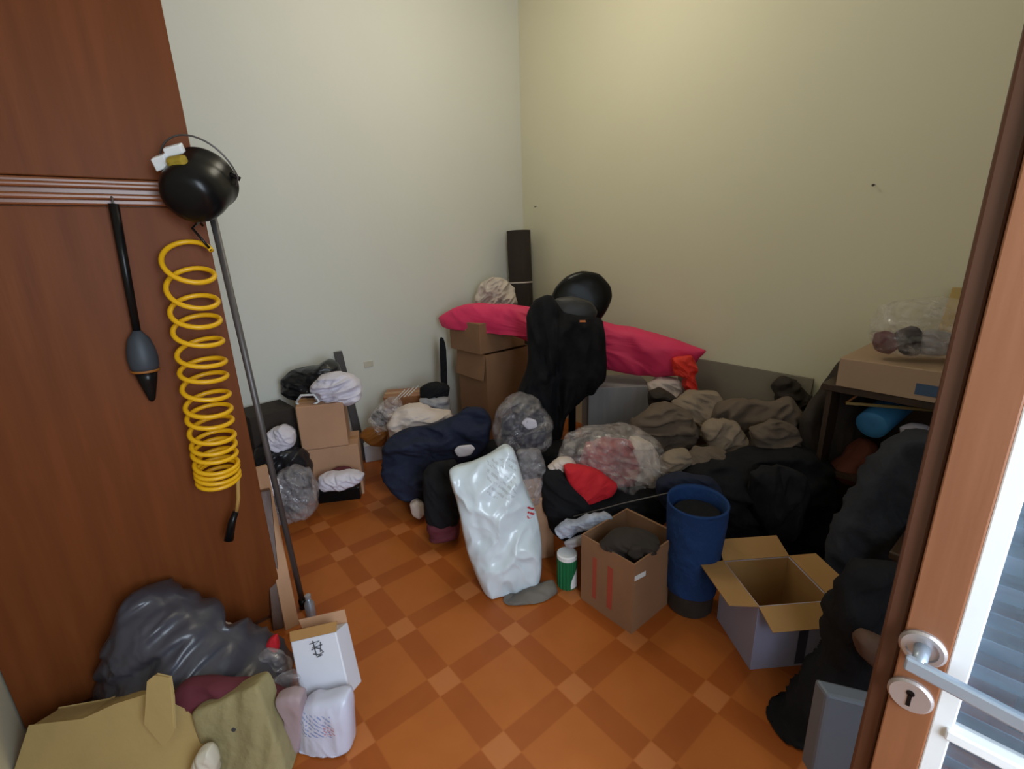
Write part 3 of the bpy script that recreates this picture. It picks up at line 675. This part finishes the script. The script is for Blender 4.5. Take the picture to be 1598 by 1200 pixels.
# ================================================================== RIGHT HEAP
soft('dark_clothes_mound', [(1060, 740), (1110, 715), (1180, 705), (1250, 700), (1290, 720), (1300, 800), (1300, 880), (1240, 900), (1150, 900), (1110, 870), (1070, 820)], 2.10, .16, M_BLACKF, fold=.5, fs=6, seed=70, N=140,
     label='large mound of black clothes below the taupe heap on the right', cat='clothes')
rh = [
 ('grey_jumper', [(985, 665), (1005, 642), (1040, 628), (1072, 640), (1085, 675), (1070, 720), (1040, 735), (1015, 705)], 2.42, .10, M_TAUPE, 'dark taupe jumper above the large clear bag', 71, 'jumper'),
 ('dark_sleeve', [(1012, 612), (1030, 606), (1052, 618), (1056, 640), (1035, 650), (1016, 640)], 2.66, .07, M_BROWNF, 'dark brown sleeve under the pale peach cloth', 72, 'sleeve'),
 ('beige_shirt', [(1050, 630), (1080, 612), (1122, 614), (1135, 645), (1120, 685), (1085, 690), (1060, 665)], 2.55, .09, M_TAUPE2, 'light beige shirt at the top of the right heap', 73, 'shirt'),
 ('taupe_blanket', [(1115, 632), (1150, 622), (1195, 628), (1235, 622), (1262, 660), (1270, 740), (1200, 760), (1140, 740), (1105, 690)], (1100, 2.52, 1250, 2.32), .10, M_TAUPE, 'taupe blanket in the middle of the right heap', 74, 'blanket'),
 ('black_hood', [(1208, 600), (1222, 587), (1245, 596), (1262, 618), (1262, 650), (1235, 655), (1214, 630)], 2.55, .07, M_BROWNF, 'black brown hood sticking up at the right end of the heap', 75, 'hood'),
 ('brown_scarf', [(1095, 672), (1115, 655), (1150, 660), (1165, 690), (1148, 712), (1112, 706)], 2.32, .07, M_TAUPE2, 'brown rolled scarf looped on the right heap', 76, 'scarf'),
 ('brown_trousers', [(1172, 672), (1205, 655), (1240, 664), (1248, 700), (1240, 728), (1205, 730), (1180, 705)], 2.18, .06, M_TAUPE, 'folded brown trousers at the right of the heap', 77, 'trousers'),
 ('tan_bag', [(1068, 715), (1090, 700), (1130, 702), (1148, 722), (1138, 750), (1100, 756), (1072, 742)], 2.16, .08, M_TAUPE, 'soft brown bag above the blue fabric bin', 78, 'bag'),
 ('taupe_cloth', [(1030, 712), (1050, 700), (1075, 704), (1080, 730), (1060, 752), (1036, 745)], 2.16, .06, M_TAUPE2, 'small beige brown cloth right of the large clear bag', 79, 'cloth'),
 ('dark_sack', [(1172, 740), (1215, 728), (1252, 738), (1262, 790), (1240, 835), (1200, 840), (1178, 800)], 1.90, .07, M_BLACKF, 'black sack low behind the white open carton', 80, 'sack'),
 ('navy_cloth', [(1025, 752), (1060, 738), (1110, 746), (1128, 765), (1100, 800), (1050, 800), (1028, 780)], 1.98, .06, M_NAVY, 'dark navy cloth lying behind the blue fabric bin', 81, 'cloth'),
]
for nm, ol, d_, T_, m__, lb_, sd, ct in rh: soft(nm, ol, d_, T_, m__, fold=.75, fs=8, seed=sd, label=lb_, cat=ct)

# desk with box on top
t = thing('desk', 'dark wooden desk against the right wall behind the door', 'desk', (2.6, .2, 0))
MB().bb(2.38, -.55, .83, X1-.01, .72, .86).build('top', M_DARKW, t, bevel=.003)
m_ = MB(); m_.bb(2.40, .68, 0, X1-.02, .70, .829); m_.build('side_panel', M_DARKW, t)
MB().bb(2.40, -.54, 0, X1-.02, -.52, .829).build('side_panel', M_DARKW, t)
MB().bb(2.42, -.518, .42, X1-.02, .678, .44).build('shelf', M_DARKW, t)
MB().bb(2.84, -.518, .442, X1-.015, .678, .828).build('back_panel', M_DARKW, t)
t = carton('flat_carton', 'shallow pale brown carton on top of the dark desk', 'box', (2.36, .66), R_(-90), .72, .46, .125, mat('pale_brown_card', (.40, .27, .18), .85, .08, 5, .04, 40), z0=.865, tape=False)
MB().box(Vector((2.3588, .39, .888)), (0, -.16, 0), (.001, 0, 0), (0, 0, .045)).build('blue_print', M_BLUEINK, t)
soft('clear_packet', [(1362, 512), (1378, 484), (1410, 470), (1455, 464), (1492, 466), (1500, 500), (1500, 545), (1470, 556), (1410, 556), (1372, 548)], 1.93, .09, M_CLEAR, fold=.5, fs=11, seed=85,
     label='clear plastic bag of small things on the shallow carton', cat='bag')
soft('dark_trinket', [(1366, 535), (1372, 520), (1390, 518), (1396, 540), (1385, 552), (1370, 548)], 1.95, .035, M_WINE, fold=.3, fs=9, seed=86, label='dark red ball inside the clear bag on the carton', cat='ball')
soft('black_pouch', [(1402, 520), (1425, 508), (1436, 525), (1430, 552), (1408, 552)], 1.93, .04, M_BLACKF, fold=.3, fs=9, seed=87, label='black pouch inside the clear bag on the carton', cat='pouch')
soft('grey_pouch', [(1436, 520), (1460, 515), (1485, 520), (1488, 550), (1440, 553)], 1.90, .04, M_GREYP, fold=.5, fs=14, seed=88, label='silver grey packet inside the clear bag on the carton', cat='packet')
p = PX(1432, 462, 0, X1-.12)
q = MB().box(Vector((2.70, .42, 1.0)), (.010, 0, 0), (0, -.45, 0), (.14, 0, .26)); q.build('ochre_card', M_CARDY, label='ochre cardboard sheet leaning on the wall above the carton', cat='card', bevel=.002)
# hanger
hp = [W(1320, 629, 2.05), W(1385, 634, 2.0), W(1455, 640, 1.95)]
t = thing('clothes_hanger', 'thin yellow wooden clothes hanger below the shallow carton', 'hanger', hp[1])
MB().tube(hp, .0075, 10).build('bar', M_CARDY, t, smooth=True)
MB().tube([hp[0], W(1345, 612, 2.06), W(1372, 604, 2.07), W(1420, 618, 2.0), hp[2]], .005, 10).build('arm', M_ORANGEW, t, smooth=True)
MB().tube([W(1372, 604, 2.07), W(1374, 596, 2.09), W(1380, 590, 2.1)], .003, 8).build('hook', M_STEEL, t, smooth=True)
c0, c1 = W(1402, 628, 2.12), W(1359, 664, 1.98)
t = thing('blue_roll', 'sky blue foam roll poking out below the clothes hanger', 'roll', c1)
axd = (c0-c1).normalized(); Lr = (c0-c1).length
MB().lathe([(.018, .002), (.058, 0), (.064, .008), (.064, Lr), (.06, Lr+.006), (0, Lr+.006)], c1, axd, 48).build('foam', M_BLUE, t, smooth=True)
MB().lathe([(0, .004), (.018, .002), (.018, .01), (0, .01)], c1, axd, 24).build('core', M_BLUE, t)
soft('white_rag', [(1408, 668), (1425, 660), (1448, 664), (1452, 680), (1430, 688), (1410, 682)], 1.9, .03, M_WHITEF, fold=.5, fs=14, seed=89, label='small white rag right of the blue foam roll', cat='rag')
soft('rust_cloth', [(1298, 735), (1318, 712), (1345, 685), (1362, 690), (1360, 730), (1340, 756), (1312, 752)], 2.05, .06, mat('rust_fabric', (.14, .035, .02), .85, .1, 6, .2), fold=.3, fs=7, seed=90, label='rust red cloth hanging below the blue foam roll', cat='cloth')
soft('brown_drape', [(1252, 655), (1290, 600), (1320, 560), (1345, 620), (1335, 720), (1310, 830), (1270, 860), (1258, 760)], 2.18, .08, M_BROWNF, fold=.3, fs=5, seed=91, label='dark brown drape hanging from the left end of the desk', cat='drape')
soft('charcoal_coat', [(1286, 880), (1302, 825), (1335, 770), (1370, 715), (1405, 684), (1450, 672), (1490, 690), (1490, 800), (1460, 920), (1400, 940), (1350, 925), (1295, 915)], 1.62, .07, M_GREYF, fold=.7, fs=6, seed=92, N=140, power=4,
     label='charcoal grey coat hanging beside the open door', cat='coat')
t = thing('wooden_chair', 'dark wooden chair under the charcoal coat behind the door', 'chair', W(1400, 1100, 1.35)*1); t.location.z = 0
cc = W(1400, 940, 1.38); cc.z = 0
for dx, dy in ((0, 0), (.34, 0), (0, -.36), (.34, -.36)):
    MB().bb(cc.x+dx, cc.y+dy, 0, cc.x+dx+.035, cc.y+dy+.035, .42).build('leg', M_DARKW, t, bevel=.003)
MB().bb(cc.x-.01, cc.y-.37, .42, cc.x+.39, cc.y+.05, .45).build('seat', M_DARKW, t, bevel=.006)

# low right
soft('black_sack', [(1192, 1195), (1215, 1140), (1255, 1085), (1290, 1030), (1300, 960), (1316, 908), (1350, 880), (1420, 890), (1440, 1030), (1400, 1130), (1380, 1210), (1300, 1260), (1200, 1250)], 1.16, .10, M_BLACKF, fold=.7, fs=7, seed=93, N=140,
     label='large black sack on the floor beside the open door', cat='sack')
m_ = soft('brown_packet', [(1335, 995), (1350, 985), (1385, 1000), (1395, 1040), (1370, 1045), (1340, 1020)], 1.02, .03, mat('dull_brown_card', (.10, .05, .03), .8, .1, 6, .05), fold=.2, fs=8, seed=94, label='dull brown packet resting on the black sack', cat='packet')
pw = W(1286, 1085, .93)
q = MB().box(W(1266, 1215, .92), W(1352, 1240, .88)-W(1266, 1215, .92), HD*.05, W(1290, 1084, .94)-W(1266, 1215, .92)); q.build('grey_case', mat('slate_plastic', (.15, .17, .21), .5, .1, 5, 0), label='pale grey plastic case standing before the black sack', cat='case', bevel=.008)

# ================================================================== LOW LEFT
soft('dark_rubbish_bag', [(150, 1110), (165, 1040), (185, 970), (205, 925), (235, 920), (275, 938), (320, 960), (365, 990), (400, 1020), (440, 1045), (455, 1080), (420, 1120), (340, 1150), (230, 1150)], 1.33, .15, M_SMOKE, fold=.45, fs=7, seed=100, N=160, ctr=(300, 1050), lean=.1,
     label='large dark translucent plastic bag against the wardrobe foot', cat='bag')
soft('beige_wrapper', [(322, 976), (340, 970), (368, 984), (400, 992), (402, 1003), (375, 1004), (345, 994)], 1.50, .03, M_CREAMF, fold=.6, fs=18, seed=101, label='small beige wrapper on top of the dark plastic bag', cat='wrapper')
soft('foil_wrapper', [(395, 1030), (412, 1015), (440, 1020), (455, 1045), (440, 1058), (410, 1052)], 1.36, .035, M_CLEARG, fold=.7, fs=20, seed=102, label='shiny grey wrapper right of the dark plastic bag', cat='wrapper')
soft('red_wrapper', [(410, 1030), (418, 1000), (432, 990), (436, 1010), (428, 1030)], 1.40, .02, M_RED, fold=.4, fs=16, seed=103, label='small red wrapper beside the white carton', cat='wrapper')
soft('wine_bag', [(270, 1080), (330, 1062), (400, 1072), (450, 1090), (468, 1150), (475, 1220), (380, 1260), (280, 1240)], 1.16, .07, M_WINE, fold=.3, fs=7, seed=104, label='dark red bag beneath the tan cushions', cat='bag')
soft('grey_wrapper', [(420, 1068), (440, 1050), (470, 1046), (482, 1060), (470, 1080), (440, 1088)], 1.24, .03, M_CLEARG, fold=.6, fs=18, seed=105, label='grey plastic film left of the white bag', cat='film')
# tan torn carton: body and torn flap
t = thing('torn_carton', 'torn yellowish tan cardboard box in the front left corner', 'box', W(180, 1200, 1.05)*1); t.location.z = 0
slab('body', [(20, 1215), (45, 1135), (130, 1120), (180, 1100), (235, 1085), (290, 1110), (322, 1140), (310, 1200), (290, 1260), (40, 1270)], 1.02, .10, M_CARDY, seed=106, parent=t, lean=.45, wob=.012)
slab('torn_flap', [(228, 1130), (232, 1065), (242, 1056), (262, 1060), (268, 1090), (270, 1140), (255, 1160)], 1.0, .012, M_CARDY, seed=107, parent=t, lean=.3, wob=.006)
t = thing('foam_cushion', 'stained olive yellow foam cushion beside the torn tan box', 'cushion', W(385, 1200, 1.1)*1); t.location.z = 0
soft('foam', [(312, 1098), (350, 1082), (405, 1058), (415, 1060), (428, 1100), (450, 1160), (455, 1230), (350, 1240), (335, 1180)], 1.08, .045, mat('olive_foam', (.30, .25, .12), .9, .15, 9, .3, 30), fold=.22, fs=9, seed=108, parent=t, power=9, lean=.25)
MB().lathe([(0, 0), (.006, 0), (.006, .003), (0, .003)], W(365, 1138, 1.0), -HD, n=14).build('stain', M_STAIN, t)
soft('crumpled_paper', [(300, 1195), (310, 1172), (328, 1168), (340, 1190), (335, 1230), (305, 1230)], 1.02, .03, M_IVORY, fold=.5, fs=14, seed=109, label='crumpled ivory paper between tan box and foam cushion', cat='paper')
# white carton with open top flaps over a white bag
t = thing('white_milk_carton', 'white carton with open tan flaps standing behind the white bag', 'carton', W(500, 1085, 1.25)*1)
P0, P1, P2, P3 = W(453, 1002, 1.27), W(524, 986, 1.27), W(547, 1085, 1.19), W(472, 1098, 1.19)
dn = (P1-P0).cross(P3-P0).normalized()
if dn.dot(HD) < 0: dn = -dn
t.location = (P2+P3)/2
m_ = MB(); vs = [P0, P1, P2, P3]; vs += [v+dn*.09 for v in vs]
m_.add(vs, [(0, 1, 2, 3), (7, 6, 5, 4), (0, 4, 5, 1), (1, 5, 6, 2), (2, 6, 7, 3), (3, 7, 4, 0)]); m_.build('body', M_WHITEC, t, bevel=.004)
upc = (P0-P3).normalized(); acr = (P1-P0)
for (s_, off, fl, tl) in ((0, 0, .028, .55), (1, .085, .045, -.15)):
    b0 = P0+dn*off; dv = upc*fl+dn*fl*tl; vs = [b0, b0+acr, b0+acr*1.02+dv, b0-acr*.04+dv]; vs += [v+dn*.003 for v in vs]
    MB().add(vs, [(0, 1, 2, 3), (7, 6, 5, 4), (0, 4, 5, 1), (1, 5, 6, 2), (2, 6, 7, 3), (3, 7, 4, 0)]).build('flap', M_CARD if s_ else M_CARDL, t)
m_ = MB(); DP3 = lambda a, b: P0+acr*a+(P3-P0)*b-dn*.001
for st in (((.40, .10), (.62, .08), (.44, .17), (.66, .15)), ((.42, .20), (.52, .18), (.60, .21), (.66, .27), (.56, .30), (.44, .27)), ((.50, .33), (.62, .31)), ((.48, .06), (.50, .31)), ((.64, .10), (.60, .26))):
    m_.tube([DP3(a, b) for a, b in st], .0016, 6)
m_.build('dark_print', M_STAIN, t)
M_SACK2 = uvmask_mat('small_sack_plastic', (.58, .60, .74), .35, [(.15, .70, .60, .86, (.25, .32, .55), 120), (.55, .75, .62, .74, (.5, .25, .3), 150)], .2)
soft('white_bag', [(470, 1100), (490, 1088), (545, 1080), (552, 1120), (552, 1165), (535, 1185), (500, 1196), (480, 1190), (470, 1150)], 1.15, .05, M_SACK2, fold=.25, fs=8, seed=110, power=3, label='small white printed bag standing at the floor edge', cat='bag')
soft('lilac_packet', [(432, 1085), (455, 1078), (474, 1082), (476, 1130), (468, 1180), (450, 1160), (445, 1110)], 1.14, .03, mat('mauve_card', (.35, .26, .28), .7, .05, 6, .1), fold=.2, fs=8, seed=111, power=4, label='mauve packet tucked left of the small white bag', cat='packet')
m_ = MB(); bl = G(486, 962); t = thing('steel_bottle', 'small grey metal bottle standing behind the white carton', 'bottle', bl)
MB().lathe([(0, 0), (.018, 0), (.02, .004), (.02, .07), (.010, .085), (.010, .095), (0, .095)], bl).build('body', M_CHROME, t, smooth=True)
MB().lathe([(0, .095), (.012, .095), (.012, .11), (0, .11)], bl).build('cap', M_GREYP, t)
